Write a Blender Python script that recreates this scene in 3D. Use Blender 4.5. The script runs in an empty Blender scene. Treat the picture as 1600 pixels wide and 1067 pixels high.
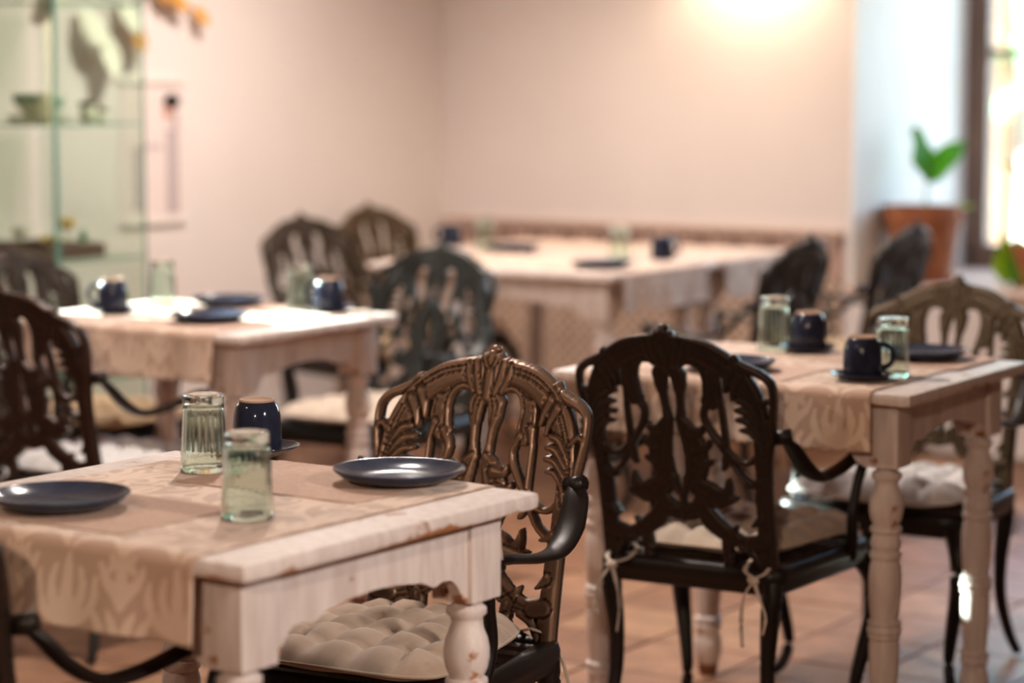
import bpy, bmesh, math, random
import numpy as np
from mathutils import Vector, Matrix
random.seed(7); np.random.seed(7)
S = bpy.context.scene
COL = S.collection
R = math.radians

# ------------------------------------------------------------------ camera
cd = bpy.data.cameras.new('camera'); cam = bpy.data.objects.new('camera', cd); COL.objects.link(cam)
cam.location = (0, 0, 1.36); cam.rotation_euler = (R(90 - 6.171), 0, 0)
cd.sensor_width = 36; cd.lens = 85.0
cd.dof.use_dof = True; cd.dof.focus_distance = 3.95; cd.dof.aperture_fstop = 2.0
cd.clip_start = .05; cd.clip_end = 200
S.camera = cam
S.view_settings.view_transform = 'Standard'; S.view_settings.look = 'None'
S.view_settings.gamma = 1; S.view_settings.use_curve_mapping = False
S.view_settings.exposure = 0.0
S.cycles.use_denoising = True
S.cycles.sample_clamp_indirect = 6
S.cycles.max_bounces = 10
S.cycles.caustics_reflective = False; S.cycles.caustics_refractive = False

# room axes: A runs down the room (33 degrees off the view), B to the left
YAW = R(33.0)
AX = Vector((math.sin(YAW), math.cos(YAW), 0)); BX = Vector((-math.cos(YAW), math.sin(YAW), 0))
def RM(al, be, z=0.0): return AX * al + BX * be + Vector((0, 0, z))

# ------------------------------------------------------------------ world, sun, lamps
w = bpy.data.worlds.new('sky'); S.world = w; w.use_nodes = True
nt = w.node_tree; bg = nt.nodes['Background']
sk = nt.nodes.new('ShaderNodeTexSky'); sk.sky_type = 'NISHITA'; sk.sun_disc = False
sk.sun_elevation = R(38); sk.sun_rotation = R(240); sk.air_density = 1.0; sk.dust_density = 4.0
nt.links.new(sk.outputs[0], bg.inputs[0]); bg.inputs[1].default_value = 3.4

SUN_DIR = Vector((.80, -.45, -.30)).normalized()
sl = bpy.data.lights.new('sun', 'SUN'); sl.energy = 55; sl.angle = R(.6); sl.color = (.86, 1.0, .95)
so = bpy.data.objects.new('sun', sl); COL.objects.link(so)
so.rotation_euler = SUN_DIR.to_track_quat('-Z', 'Y').to_euler(); so.location = RM(4, 20, 9)

def portal(loc, direction, sx, sy):
    l = bpy.data.lights.new('window_portal', 'AREA'); l.shape = 'RECTANGLE'; l.size = sx; l.size_y = sy
    l.cycles.is_portal = True
    o = bpy.data.objects.new('window_portal', l); COL.objects.link(o); o.location = loc
    o.rotation_euler = Vector(direction).to_track_quat('-Z', 'Z').to_euler()
portal(RM(9.42, 3.02, 1.45), -AX, 1.8, 2.0)
portal(RM(4.70, 6.05, 1.385), -BX, .6, .5)

# ------------------------------------------------------------------ materials
def lin(c): return tuple((x / 255 / 12.92) if x / 255 <= .04045 else ((x / 255 + .055) / 1.055) ** 2.4 for x in c) + (1.0,)
def mat(name, col, rough=.6, metal=0.0, spec=.5, trans=0.0, ior=1.45, coat=0.0, sheen=0.0, sss=0.0):
    m = bpy.data.materials.new(name); m.use_nodes = True
    b = m.node_tree.nodes['Principled BSDF']
    b.inputs['Base Color'].default_value = col if len(col) == 4 else lin(col)
    b.inputs['Roughness'].default_value = rough; b.inputs['Metallic'].default_value = metal
    b.inputs['Specular IOR Level'].default_value = spec; b.inputs['IOR'].default_value = ior
    b.inputs['Transmission Weight'].default_value = trans; b.inputs['Coat Weight'].default_value = coat
    b.inputs['Sheen Weight'].default_value = sheen
    return m
def nodes(m): return m.node_tree.nodes, m.node_tree.links, m.node_tree.nodes['Principled BSDF']
def coords(m, scale=1.0, kind='Object'):
    n, l, b = nodes(m); t = n.new('ShaderNodeTexCoord'); mp = n.new('ShaderNodeMapping')
    mp.inputs['Scale'].default_value = (scale,) * 3 if not hasattr(scale, '__len__') else scale
    l.new(t.outputs[kind], mp.inputs[0]); return mp.outputs[0]
def noise(m, vec, scale, detail=4, rough=.55):
    n, l, b = nodes(m); t = n.new('ShaderNodeTexNoise'); t.inputs['Scale'].default_value = scale
    t.inputs['Detail'].default_value = detail; t.inputs['Roughness'].default_value = rough
    l.new(vec, t.inputs['Vector']); return t.outputs['Fac']
def ramp(m, fac, stops, interp='LINEAR'):
    n, l, b = nodes(m); r = n.new('ShaderNodeValToRGB'); r.color_ramp.interpolation = interp
    e = r.color_ramp.elements
    while len(e) < len(stops): e.new(.5)
    for k, (p, c) in enumerate(stops): e[k].position = p; e[k].color = c if len(c) == 4 else lin(c)
    l.new(fac, r.inputs[0]); return r.outputs[0]
def bump(m, fac, strength=.2, dist=.002):
    n, l, b = nodes(m); u = n.new('ShaderNodeBump'); u.inputs['Strength'].default_value = strength
    u.inputs['Distance'].default_value = dist; l.new(fac, u.inputs['Height']); l.new(u.outputs[0], b.inputs['Normal'])
def setcol(m, sock): n, l, b = nodes(m); l.new(sock, b.inputs['Base Color'])
def mixc(m, fac, a, bb):
    n, l, b = nodes(m); x = n.new('ShaderNodeMix'); x.data_type = 'RGBA'
    l.new(fac, x.inputs[0]) if hasattr(fac, 'is_linked') else setattr(x.inputs[0], 'default_value', fac)
    for k, v in ((6, a), (7, bb)):
        if hasattr(v, 'is_linked'): l.new(v, x.inputs[k])
        else: x.inputs[k].default_value = v if len(v) == 4 else lin(v)
    return x.outputs[2]

M = {}
def plaster(name, c):
    m = mat(name, c, .9, spec=.2); v = coords(m); c2 = tuple(max(0, k - 6) for k in c)
    setcol(m, ramp(m, noise(m, v, 1.3, 5), [(.35, c2), (.65, c)])); bump(m, noise(m, v, 60, 3), .12, .003); return m
M['wall'] = plaster('wall_plaster', (226, 214, 208))
M['wall_lit'] = plaster('alcove_lit_plaster', (236, 234, 228))  # paler copy of the wall plaster, with window light in its colour
M['ceiling'] = plaster('ceiling_plaster', (232, 224, 214))

# distressed white paint over orange pine
def distressed(name, amount=.0, bands=((0, (0, 0, 0)), (1, (0, 0, 0)))):
    m = mat(name, (214, 200, 188), .55); v = coords(m)
    n, l, b = nodes(m)
    n1 = noise(m, v, 7, 6, .66); n2 = noise(m, coords(m, (60, 60, 8)), 1.0, 4); n3 = noise(m, v, 26, 3, .5)
    base = ramp(m, n2, [(.3, (202, 186, 178)), (.7, (226, 214, 208))])
    ma = n.new('ShaderNodeMath'); ma.operation = 'MULTIPLY_ADD'; l.new(n3, ma.inputs[0]); ma.inputs[1].default_value = .35; l.new(n1, ma.inputs[2])
    sx = n.new('ShaderNodeSeparateXYZ'); tc = n.new('ShaderNodeTexCoord'); l.new(tc.outputs['Object'], sx.inputs[0])
    zb = ramp(m, sx.outputs['Z'], bands); mb_ = n.new('ShaderNodeMath'); mb_.operation = 'MULTIPLY_ADD'; l.new(zb, mb_.inputs[0]); mb_.inputs[1].default_value = .27; l.new(ma.outputs[0], mb_.inputs[2])
    wear = ramp(m, mb_.outputs[0], [(.815 - amount, (0, 0, 0)), (.86 - amount, (255, 255, 255))])
    wood = ramp(m, n2, [(.3, (140, 88, 52)), (.7, (178, 122, 78))])
    setcol(m, mixc(m, wear, base, wood)); bump(m, n2, .15, .001); return m
M['paint'] = distressed('distressed_white_paint', .005, ((.60, (255, 255, 255)), (.63, (60, 60, 60)), (.655, (0, 0, 0)), (.728, (0, 0, 0)), (.734, (255, 255, 255)), (.739, (150, 150, 150)), (.748, (0, 0, 0)), (.754, (60, 60, 60)), (.76, (0, 0, 0))))
M['paint_leg'] = distressed('distressed_white_leg_paint', .03, ((.0, (120, 120, 120)), (.05, (60, 60, 60)), (.10, (0, 0, 0)), (.27, (0, 0, 0)), (.28, (90, 90, 90)), (.30, (0, 0, 0)), (.5, (0, 0, 0)), (.53, (90, 90, 90)), (.56, (0, 0, 0)), (.6, (60, 60, 60)), (.64, (0, 0, 0))))
m = M['foot_wood'] = mat('bare_wood_foot', (120, 72, 48), .6)

# antique bronze (front) and dark brown (rear) castings
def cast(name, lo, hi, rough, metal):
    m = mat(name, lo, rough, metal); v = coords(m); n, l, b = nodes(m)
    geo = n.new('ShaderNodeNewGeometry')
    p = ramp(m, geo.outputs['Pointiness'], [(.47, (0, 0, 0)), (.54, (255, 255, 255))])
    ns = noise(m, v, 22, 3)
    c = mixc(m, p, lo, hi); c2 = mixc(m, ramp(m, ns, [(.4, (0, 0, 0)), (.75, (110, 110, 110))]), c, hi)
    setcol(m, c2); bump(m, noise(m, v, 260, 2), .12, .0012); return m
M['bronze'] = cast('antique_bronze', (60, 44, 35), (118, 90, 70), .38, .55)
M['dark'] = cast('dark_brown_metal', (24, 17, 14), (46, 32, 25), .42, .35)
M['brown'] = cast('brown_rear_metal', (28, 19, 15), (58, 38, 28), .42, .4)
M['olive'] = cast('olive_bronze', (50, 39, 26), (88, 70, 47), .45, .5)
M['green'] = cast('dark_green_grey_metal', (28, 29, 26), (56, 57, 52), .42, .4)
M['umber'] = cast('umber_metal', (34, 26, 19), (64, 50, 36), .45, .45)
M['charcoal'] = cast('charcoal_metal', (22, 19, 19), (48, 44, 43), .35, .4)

def fabric(name, c):
    m = mat(name, c, .85, spec=.2, sheen=.25); v = coords(m)
    c2 = tuple(max(0, k - 16) for k in c)
    setcol(m, ramp(m, noise(m, v, 14, 4), [(.35, c2), (.65, c)])); bump(m, noise(m, v, 420, 2), .2, .001); return m
M['beige'] = fabric('beige_cushion_cotton', (168, 146, 127))
M['cream'] = fabric('cream_cushion_cotton', (204, 186, 168))
M['white_cloth'] = fabric('white_cushion_cotton', (226, 222, 220))
M['tan'] = fabric('tan_cushion_cotton', (196, 168, 132))

def glaze(name, c, rough=.10):
    m = mat(name, c, rough, spec=.4 if rough < .12 else .18); v = coords(m)
    c2 = tuple(min(255, k + 10) for k in c)
    setcol(m, ramp(m, noise(m, v, 30, 3), [(.4, c), (.75, c2)])); return m
M['navy'] = glaze('navy_blue_stoneware', (32, 36, 52))
M['slate'] = glaze('slate_blue_stoneware', (50, 56, 72), .16)
M['raw_clay'] = mat('unglazed_clay', (170, 140, 118), .8)
m = M['glass'] = mat('pale_green_glass', (236, 248, 241), .02, trans=1.0, ior=1.40)
def sheet_glass(name, tint, refl):
    m = bpy.data.materials.new(name); m.use_nodes = True; n = m.node_tree.nodes; l = m.node_tree.links
    n.remove(n['Principled BSDF']); t = n.new('ShaderNodeBsdfTransparent'); t.inputs[0].default_value = lin(tint)
    g = n.new('ShaderNodeBsdfGlossy'); g.inputs['Roughness'].default_value = .02; lw = n.new('ShaderNodeLayerWeight'); lw.inputs[0].default_value = .25
    ml = n.new('ShaderNodeMath'); ml.operation = 'MULTIPLY_ADD'; l.new(lw.outputs['Fresnel'], ml.inputs[0]); ml.inputs[1].default_value = refl; ml.inputs[2].default_value = .02
    mx = n.new('ShaderNodeMixShader'); l.new(ml.outputs[0], mx.inputs[0]); l.new(t.outputs[0], mx.inputs[1]); l.new(g.outputs[0], mx.inputs[2]); l.new(mx.outputs[0], n['Material Output'].inputs[0]); return m
M['pane'] = sheet_glass('clear_pane', (252, 254, 252), .3)
M['vitrine_glass'] = sheet_glass('greenish_sheet_glass', (245, 250, 246), .03)
m = M['glass_edge'] = mat('green_glass_edge', (96, 140, 124), .25)
m = M['kraft'] = mat('kraft_paper', (196, 164, 146), .85)
setcol(m, ramp(m, noise(m, coords(m), 90, 3), [(.3, (186, 154, 136)), (.7, (202, 172, 154))]))

# damask linen: woven pattern carried by the mesh attribute "damask"
m = M['damask'] = mat('damask_linen', (200, 175, 150), .75, spec=.3, sheen=.2)
n, l, b = nodes(m); at = n.new('ShaderNodeAttribute'); at.attribute_name = 'damask'
setcol(m, ramp(m, at.outputs['Fac'], [(.25, (188, 158, 138)), (.55, (216, 190, 170))]))
bump(m, noise(m, coords(m, (1, 1, 1)), 500, 2), .15, .001)

m = M['floor_tile'] = mat('terracotta_tile', (176, 120, 88), .45, spec=.4)
n, l, b = nodes(m); oi = n.new('ShaderNodeObjectInfo')
tone = ramp(m, oi.outputs['Random'], [(0, (150, 106, 80)), (.5, (170, 124, 96)), (1, (186, 142, 110))])
sp = ramp(m, noise(m, coords(m), 9, 5), [(.3, (200, 200, 200)), (.7, (255, 255, 255))])
x = n.new('ShaderNodeMix'); x.data_type = 'RGBA'; x.blend_type = 'MULTIPLY'; x.inputs[0].default_value = 1
l.new(tone, x.inputs[6]); l.new(sp, x.inputs[7]); setcol(m, x.outputs[2]); bump(m, noise(m, coords(m), 14, 4), .2, .003)
M['grout'] = mat('brown_grout', (128, 98, 78), .9)

# glazed wall tile: printed diagonal lattice
m = M['wall_tile'] = mat('lattice_print_tile', (170, 140, 120), .3); n, l, b = nodes(m)
v = coords(m)
rot = n.new('ShaderNodeMapping'); rot.inputs['Rotation'].default_value = (0, 0, R(45)); l.new(v, rot.inputs[0])
ck = n.new('ShaderNodeTexBrick'); ck.offset = 0; ck.inputs['Scale'].default_value = 1.0
ck.inputs['Brick Width'].default_value = .034; ck.inputs['Row Height'].default_value = .034; ck.inputs['Mortar Size'].default_value = .006
ck.inputs['Color1'].default_value = lin((146, 112, 88)); ck.inputs['Color2'].default_value = lin((156, 122, 98)); ck.inputs['Mortar'].default_value = lin((206, 182, 164))
l.new(rot.outputs[0], ck.inputs['Vector']); setcol(m, ck.outputs['Color'])
m = M['border_tile'] = mat('border_print_tile', (150, 110, 95), .3)
setcol(m, ramp(m, noise(m, coords(m), 38, 2), [(.42, (104, 76, 70)), (.5, (188, 156, 140))]))
M['tile_cap'] = mat('ceramic_cap', (186, 158, 142), .35)
m = M['wood_frame'] = mat('brown_window_wood', (112, 84, 70), .5)
setcol(m, ramp(m, noise(m, coords(m, (30, 30, 3)), 1, 4), [(.3, (100, 74, 62)), (.7, (122, 94, 80))]))
M['stone'] = plaster('sill_stone', (206, 178, 158))
m = M['terracotta'] = mat('terracotta_pot', (182, 98, 58), .8, spec=.2)
setcol(m, ramp(m, noise(m, coords(m), 12, 4), [(.3, (138, 82, 54)), (.7, (158, 98, 66))]))
M['soil'] = mat('potting_soil', (52, 38, 28), .95)
def leafm(name, c):
    m = mat(name, c, .4); n, l, b = nodes(m)
    setcol(m, ramp(m, noise(m, coords(m), 20, 3), [(.3, tuple(int(k * .85) for k in c)), (.7, c)]))
    b.inputs['Subsurface Weight'].default_value = .0
    tr = n.new('ShaderNodeBsdfTranslucent'); tr.inputs[0].default_value = lin(c); mx = n.new('ShaderNodeMixShader'); mx.inputs[0].default_value = .6
    l.new(b.outputs[0], mx.inputs[1]); l.new(tr.outputs[0], mx.inputs[2]); l.new(mx.outputs[0], n['Material Output'].inputs[0]); return m
M['leaf'] = leafm('green_leaf', (112, 184, 44)); M['leaf_lime'] = leafm('lime_leaf', (176, 196, 50))
M['stem'] = mat('green_stem', (130, 150, 90), .6)
M['tree_leaf'] = leafm('garden_leaf', (130, 190, 140)); M['grass'] = mat('garden_gravel', (206, 200, 186), .9)
M['bark'] = mat('bark', (90, 72, 58), .9)
M['tray_wood'] = mat('dark_tray_wood', (84, 54, 36), .5)
M['china'] = mat('cream_china', (196, 194, 168), .3); M['china_green'] = mat('green_leaf_print', (70, 112, 92), .4)
M['white'] = mat('white_lacquer', (222, 216, 206), .4); M['steel'] = mat('brushed_metal', (170, 168, 162), .35, .9)
M['paper'] = mat('pale_paper', (224, 206, 200), .9); M['ink'] = mat('black_ink', (24, 22, 22), .8)
M['grey_wash'] = mat('grey_wash', (182, 166, 166), .9); M['skin_wash'] = mat('pink_wash', (216, 160, 138), .9)
M['petal_white'] = mat('white_dried_petal', (228, 222, 204), .8); M['petal_orange'] = mat('orange_dried_petal', (208, 150, 76), .8)
M['petal_yellow'] = mat('yellow_dried_flower', (214, 182, 96), .8)
lm = M['lamp'] = mat('lamp_glow', (255, 230, 190), .5)
n, l, b = nodes(lm); b.inputs['Emission Color'].default_value = (1, .78, .5, 1); b.inputs['Emission Strength'].default_value = 4

# ------------------------------------------------------------------ mesh helpers
def mk(name, verts, faces, material=None, parent=None, smooth=False, mats=None, fmat=None):
    me = bpy.data.meshes.new(name); me.from_pydata([tuple(v) for v in verts], [], [tuple(f) for f in faces])
    for q in (mats or [material]): me.materials.append(M[q] if isinstance(q, str) else q)
    if fmat is not None: me.polygons.foreach_set('material_index', fmat)
    if smooth: me.polygons.foreach_set('use_smooth', [True] * len(me.polygons))
    me.update()
    o = bpy.data.objects.new(name, me); COL.objects.link(o)
    if parent: o.parent = parent
    return o
def tag(o, label=None, cat=None, group=None, kind=None):
    for k, v in (('label', label), ('category', cat), ('group', group), ('kind', kind)):
        if v: o[k] = v
    return o
def empty(name, loc=(0, 0, 0), rz=0.0):
    o = bpy.data.objects.new(name, None); COL.objects.link(o); o.location = loc; o.rotation_euler = (0, 0, rz)
    o.empty_display_size = .05; return o
def copy_tree(o, parent=None):
    c = o.copy(); COL.objects.link(c); c.parent = parent
    for ch in list(o.children): copy_tree(ch, c)
    return c
class MB:
    def __init__(s): s.v = []; s.f = []; s.m = []
    def add(s, v, f, mi=0):
        o = len(s.v); s.v += [tuple(q) for q in v]; s.f += [tuple(i + o for i in q) for q in f]; s.m += [mi] * len(f)
    def box(s, lo, hi, bev=0.0, mi=0):
        bm = bmesh.new(); bmesh.ops.create_cube(bm, size=1)
        for q in bm.verts: q.co = Vector([(lo[k] + hi[k]) / 2 + q.co[k] * (hi[k] - lo[k]) for k in range(3)])
        if bev: bmesh.ops.bevel(bm, geom=list(bm.edges), offset=bev, segments=2, affect='EDGES', profile=.6)
        bm.verts.index_update(); s.add([q.co[:] for q in bm.verts], [[q.index for q in f.verts] for f in bm.faces], mi); bm.free()
    def rbox(s, al0, al1, be0, be1, z0, z1, mi=0):       # a box in room axes
        P = [RM(a, b_, z) for z in (z0, z1) for (a, b_) in ((al0, be0), (al1, be0), (al1, be1), (al0, be1))]
        s.add(P, [(0, 3, 2, 1)[::-1], (4, 5, 6, 7)[::-1], (0, 1, 5, 4)[::-1], (1, 2, 6, 5)[::-1], (2, 3, 7, 6)[::-1], (3, 0, 4, 7)[::-1]], mi)
    def lathe(s, prof, seg=32, cx=0, cy=0, mi=0, mod=None, close=False):
        o = len(s.v)
        for i, (r, z) in enumerate(prof):
            for k in range(seg):
                t = 2 * math.pi * k / seg; rr = r if mod is None else mod(i, k, r)
                s.v.append((cx + rr * math.cos(t), cy + rr * math.sin(t), z))
        for i in range(len(prof) - 1):
            for k in range(seg):
                s.f.append((o + i * seg + k, o + i * seg + (k + 1) % seg, o + (i + 1) * seg + (k + 1) % seg, o + (i + 1) * seg + k)); s.m.append(mi)
        if close:
            s.f.append(tuple(o + k for k in range(seg))[::-1]); s.f.append(tuple(o + (len(prof) - 1) * seg + k for k in range(seg))); s.m += [mi, mi]
    def tube(s, pts, rad, seg=8, flat=None, mi=0, up=(0, 0, 1), sub=4):
        P = spline(pts, sub); n_ = len(P)
        rr = [rad] * n_ if not hasattr(rad, '__len__') else list(np.interp(np.linspace(0, 1, n_), np.linspace(0, 1, len(rad)), rad))
        ff = [1.0] * n_ if flat is None else ([flat] * n_ if not hasattr(flat, '__len__') else list(np.interp(np.linspace(0, 1, n_), np.linspace(0, 1, len(flat)), flat)))
        o = len(s.v); U = Vector(up)
        for i, p in enumerate(P):
            t = (P[min(i + 1, n_ - 1)] - P[max(i - 1, 0)]).normalized()
            side = t.cross(U); side = side.normalized() if side.length > 1e-4 else Vector((1, 0, 0)); up2 = side.cross(t).normalized()
            for k in range(seg):
                a = 2 * math.pi * k / seg
                s.v.append(tuple(p + side * (math.cos(a) * rr[i]) + up2 * (math.sin(a) * rr[i] * ff[i])))
        for i in range(n_ - 1):
            for k in range(seg):
                s.f.append((o + i * seg + k, o + i * seg + (k + 1) % seg, o + (i + 1) * seg + (k + 1) % seg, o + (i + 1) * seg + k)); s.m.append(mi)
        s.f.append(tuple(o + k for k in range(seg))[::-1]); s.f.append(tuple(o + (n_ - 1) * seg + k for k in range(seg))); s.m += [mi, mi]
    def build(s, name, material=None, parent=None, smooth=False, mats=None):
        return mk(name, s.v, s.f, material, parent, smooth, mats, s.m if mats else None)
def spline(pts, sub=4):
    pts = [Vector(p) for p in pts]
    if len(pts) < 3 or sub <= 1: return pts
    out = []
    for i in range(len(pts) - 1):
        p0 = pts[max(i - 1, 0)]; p1 = pts[i]; p2 = pts[i + 1]; p3 = pts[min(i + 2, len(pts) - 1)]
        for k in range(sub):
            t = k / sub
            out.append(.5 * ((2 * p1) + (p2 - p0) * t + (2 * p0 - 5 * p1 + 4 * p2 - p3) * t * t + (3 * p1 - p0 - 3 * p2 + p3) * t ** 3))
    out.append(pts[-1]); return out
def auto_smooth(o, ang=40):
    me = o.data; me.polygons.foreach_set('use_smooth', [True] * len(me.polygons)); me.set_sharp_from_angle(angle=R(ang)); return o

# ------------------------------------------------------------------ carved fields: strokes with varying half width
def stroke_field(X, Y, strokes):
    """returns inside measure (>0 inside) and relief height 0..1"""
    ins = np.full(X.shape, -9.0); hgt = np.zeros(X.shape)
    for st in strokes:
        pts, kind = st if isinstance(st, tuple) else (st, 0)
        P = spline([(p[0], p[1], 0) for p in pts], 5); W = np.interp(np.linspace(0, 1, len(P)), np.linspace(0, 1, len(pts)), [p[2] for p in pts])
        best = np.full(X.shape, -9.0); side = np.zeros(X.shape); wl = np.ones(X.shape)
        for i in range(len(P) - 1):
            ax, ay = P[i].x, P[i].y; dx, dy = P[i + 1].x - ax, P[i + 1].y - ay; L2 = dx * dx + dy * dy + 1e-12
            t = np.clip(((X - ax) * dx + (Y - ay) * dy) / L2, 0, 1)
            ex = X - ax - t * dx; ey = Y - ay - t * dy; d = np.sqrt(ex * ex + ey * ey); wd = W[i] + (W[i + 1] - W[i]) * t
            q = 1 - d / wd; sg = np.sign(dx * ey - dy * ex); up = q > best
            best = np.where(up, q, best); side = np.where(up, sg * d / wd, side); wl = np.where(up, wd, wl)
        rim = np.clip(best * wl / np.minimum(wl, .008), 0, 1)
        h = np.sqrt(np.clip(1 - (1 - rim) ** 2, 0, 1))
        if kind: h = h * (.87 + .13 * np.cos(side * math.pi * kind))
        ins = np.maximum(ins, best * wl); hgt = np.where(best > 0, .42 + .58 * h, hgt)
    return ins, hgt

# ------------------------------------------------------------------ the room
H_C = 2.75
mb = MB(); mb.rbox(-3.0, 9.6, -3.2, 6.2, -.12, -.012); floor = mb.build('floor', 'grout'); tag(floor, kind='structure')
mb = MB(); mb.rbox(-3.0, 9.6, -3.2, 6.2, H_C, H_C + .12); o = mb.build('ceiling', 'ceiling'); tag(o, kind='structure')
BE_L, AL_B, BE_K, BE_R2 = 5.69, 8.236, 3.846, 2.20
WL0, WL1, WZ0, WZ1 = 4.42, 4.97, 1.15, 1.62           # sunlit window in the left wall
mb = MB()
mb.rbox(-3.0, WL0, BE_L, BE_L + .3, 0, H_C); mb.rbox(WL1, AL_B, BE_L, BE_L + .3, 0, H_C)
mb.rbox(WL0, WL1, BE_L, BE_L + .3, 0, WZ0); mb.rbox(WL0, WL1, BE_L, BE_L + .3, WZ1, H_C)
o = mb.build('wall_left', 'wall'); tag(o, kind='structure')
mb = MB(); mb.rbox(AL_B, 9.5, BE_K, BE_L + .3, 0, H_C); o = mb.build('wall_back', 'wall'); tag(o, kind='structure')
wall_back = o
mb = MB(); mb.rbox(AL_B, 9.5, BE_R2, BE_K, 0, .575); mb.rbox(AL_B, 9.5, BE_R2, BE_K, 2.35, H_C); mb.rbox(AL_B, 9.5, -3.2, BE_R2, 0, H_C)
o = mb.build('wall_alcove', 'wall'); tag(o, kind='structure')
# paler skin on the alcove's side: window light painted into its colour
mb = MB(); mb.rbox(AL_B, 9.27, BE_K - .012, BE_K, .60, 2.35); o = mb.build('trim_1', 'wall_lit'); tag(o, kind='structure')
mb = MB(); mb.rbox(-3.0, AL_B, -3.2, -2.9, 0, H_C); o = mb.build('wall_right', 'wall'); tag(o, kind='structure')
mb = MB(); mb.rbox(-3.0, -2.7, -2.9, BE_L, 0, H_C); o = mb.build('wall_front', 'wall'); tag(o, kind='structure')
mb = MB(); mb.rbox(AL_B - .03, 9.3, BE_R2, BE_K, .575, .60); o = mb.build('trim_2', 'stone'); tag(o, kind='structure')

# floor tiles: single tiles where the photograph sees them, the rest joined
def tile_mesh(s, h, bev):
    mb = MB(); mb.box((-s / 2, -s / 2, -h), (s / 2, s / 2, 0), bev); return mb
TS = .30
def seen(x, y, z, m=120):
    T = R(6.171); dz = y * math.cos(T) - (z - 1.36) * math.sin(T)
    if dz < .5: return False
    u = y * math.sin(T) + (z - 1.36) * math.cos(T)
    px, py = 800 + 3778 * x / dz, 533.5 - 3778 * u / dz
    return -m < px < 1600 + m and -m < py < 1067 + m
tm = None; rest = MB(); cand = []
for i in range(-9, 28):
    for j in range(-10, 20):
        al, be = i * TS + .1, j * TS + .02
        if al > AL_B - .12 or be > BE_L - .12 or be < -2.75 or al < -2.55: continue
        p = RM(al, be)
        cand.append((p, seen(p.x, p.y, 0)))
vis = sorted([c for c in cand if c[1]], key=lambda c: c[0].y)
nonvis = [c for c in cand if not c[1]] + vis[290:]
for p, _ in vis[:290]:
    if tm is None:
        t = tile_mesh(TS - .008, .012, .0025).build('floor_tile', 'floor_tile', floor); tm = t.data
    else:
        t = bpy.data.objects.new('floor_tile', tm); COL.objects.link(t); t.parent = floor
    t.location = p + Vector((0, 0, random.uniform(-.0008, .0008)))
    t.rotation_euler = (random.uniform(-.002, .002), random.uniform(-.002, .002), -YAW)
ca, sa = math.cos(-YAW), math.sin(-YAW); h_ = (TS - .008) / 2
for p, _ in nonvis:
    q = [(-h_, -h_), (h_, -h_), (h_, h_), (-h_, h_)]
    rest.add([(p.x + a * ca - b_ * sa, p.y + a * sa + b_ * ca, z) for z in (-.012, 0) for a, b_ in q], [(4, 5, 6, 7), (0, 1, 5, 4), (1, 2, 6, 5), (2, 3, 7, 6), (3, 0, 4, 7)])
o = rest.build('floor_tiling', 'floor_tile', floor); tag(o, kind='stuff')

# tiled dado on the back wall
WT = .15; zt = .80; tm = bm_ = None
wains = wall_back
mb = MB(); mb.box((-WT / 2 + .0015, -WT / 2 + .0015, 0), (WT / 2 - .0015, WT / 2 - .0015, .012), .002)
RW = Matrix.Rotation(-YAW, 4, 'Z') @ Matrix.Rotation(R(90), 4, 'X')   # tile face +Z -> towards -A
nb = int((BE_L - BE_K) / WT)
for j in range(nb):
    be = BE_L - .02 - WT * (j + .5)
    for k in range(5):
        z = .02 + WT * (k + .5) if k < 4 else .02 + WT * 4 + .045 + .0
        if k == 4: continue
        if tm is None: t = mb.build('wall_tile', 'wall_tile', wains); tm = t.data
        else: t = bpy.data.objects.new('wall_tile', tm); COL.objects.link(t); t.parent = wains
        t.matrix_local = Matrix.Translation(RM(AL_B, be, z)) @ RW
    if bm_ is None:
        m2 = MB(); m2.box((-WT / 2 + .0015, -.075, 0), (WT / 2 - .0015, .075, .016), .003); t = m2.build('border_tile', 'border_tile', wains); bm_ = t.data
    else: t = bpy.data.objects.new('border_tile', bm_); COL.objects.link(t); t.parent = wains
    t.matrix_local = Matrix.Translation(RM(AL_B, be, .02 + WT * 4 + .077)) @ RW
m2 = MB(); m2.rbox(AL_B - .028, AL_B, BE_L - .02 - WT * nb, BE_L - .02, .02 + WT * 4 + .154, .02 + WT * 4 + .18)
m2.build('tile_cap', 'tile_cap', wains)

# windows
def window(name, al, be0, be1, z0, z1, nv, nh, rail=.095, along='B'):
    r = empty(name, (0, 0, 0)); tag(r, kind='structure')
    def bx(b0, b1, za, zb, d0, d1):
        q = MB()
        if along == 'B': q.rbox(al + d0, al + d1, b0, b1, za, zb)
        else: q.rbox(b0, b1, al + d0, al + d1, za, zb)
        return q
    for (b0, b1, za, zb) in ((be0, be0 + rail, z0, z1), (be1 - rail, be1, z0, z1), (be0, be1, z0, z0 + rail), (be0, be1, z1 - rail, z1)):
        bx(b0, b1, za, zb, 0, .07).build('window_frame', 'wood_frame', r)
    for k in range(1, nv):
        c = be0 + rail + (be1 - be0 - 2 * rail) * k / nv; bx(c - .014, c + .014, z0 + rail, z1 - rail, .02, .055).build('muntin', 'wood_frame', r)
    for k in range(1, nh):
        c = z0 + rail + (z1 - z0 - 2 * rail) * k / nh; bx(be0 + rail, be1 - rail, c - .014, c + .014, .02, .055).build('muntin', 'wood_frame', r)
    wv = (be1 - be0 - 2 * rail) / nv; hv = (z1 - z0 - 2 * rail) / nh
    for i in range(nv):
        for k in range(nh):
            b0 = be0 + rail + i * wv; zz = z0 + rail + k * hv
            bx(b0 + .002, b0 + wv - .002, zz + .002, zz + hv - .002, .035, .039).build('pane', 'pane', r)
    return r
window('window_1', 9.27, BE_R2 + .02, BE_K - .02, .60, 2.34, 3, 2)
window('window_2', BE_L + .12, WL0, WL1, WZ0, WZ1, 1, 1, .05, along='A')

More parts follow.
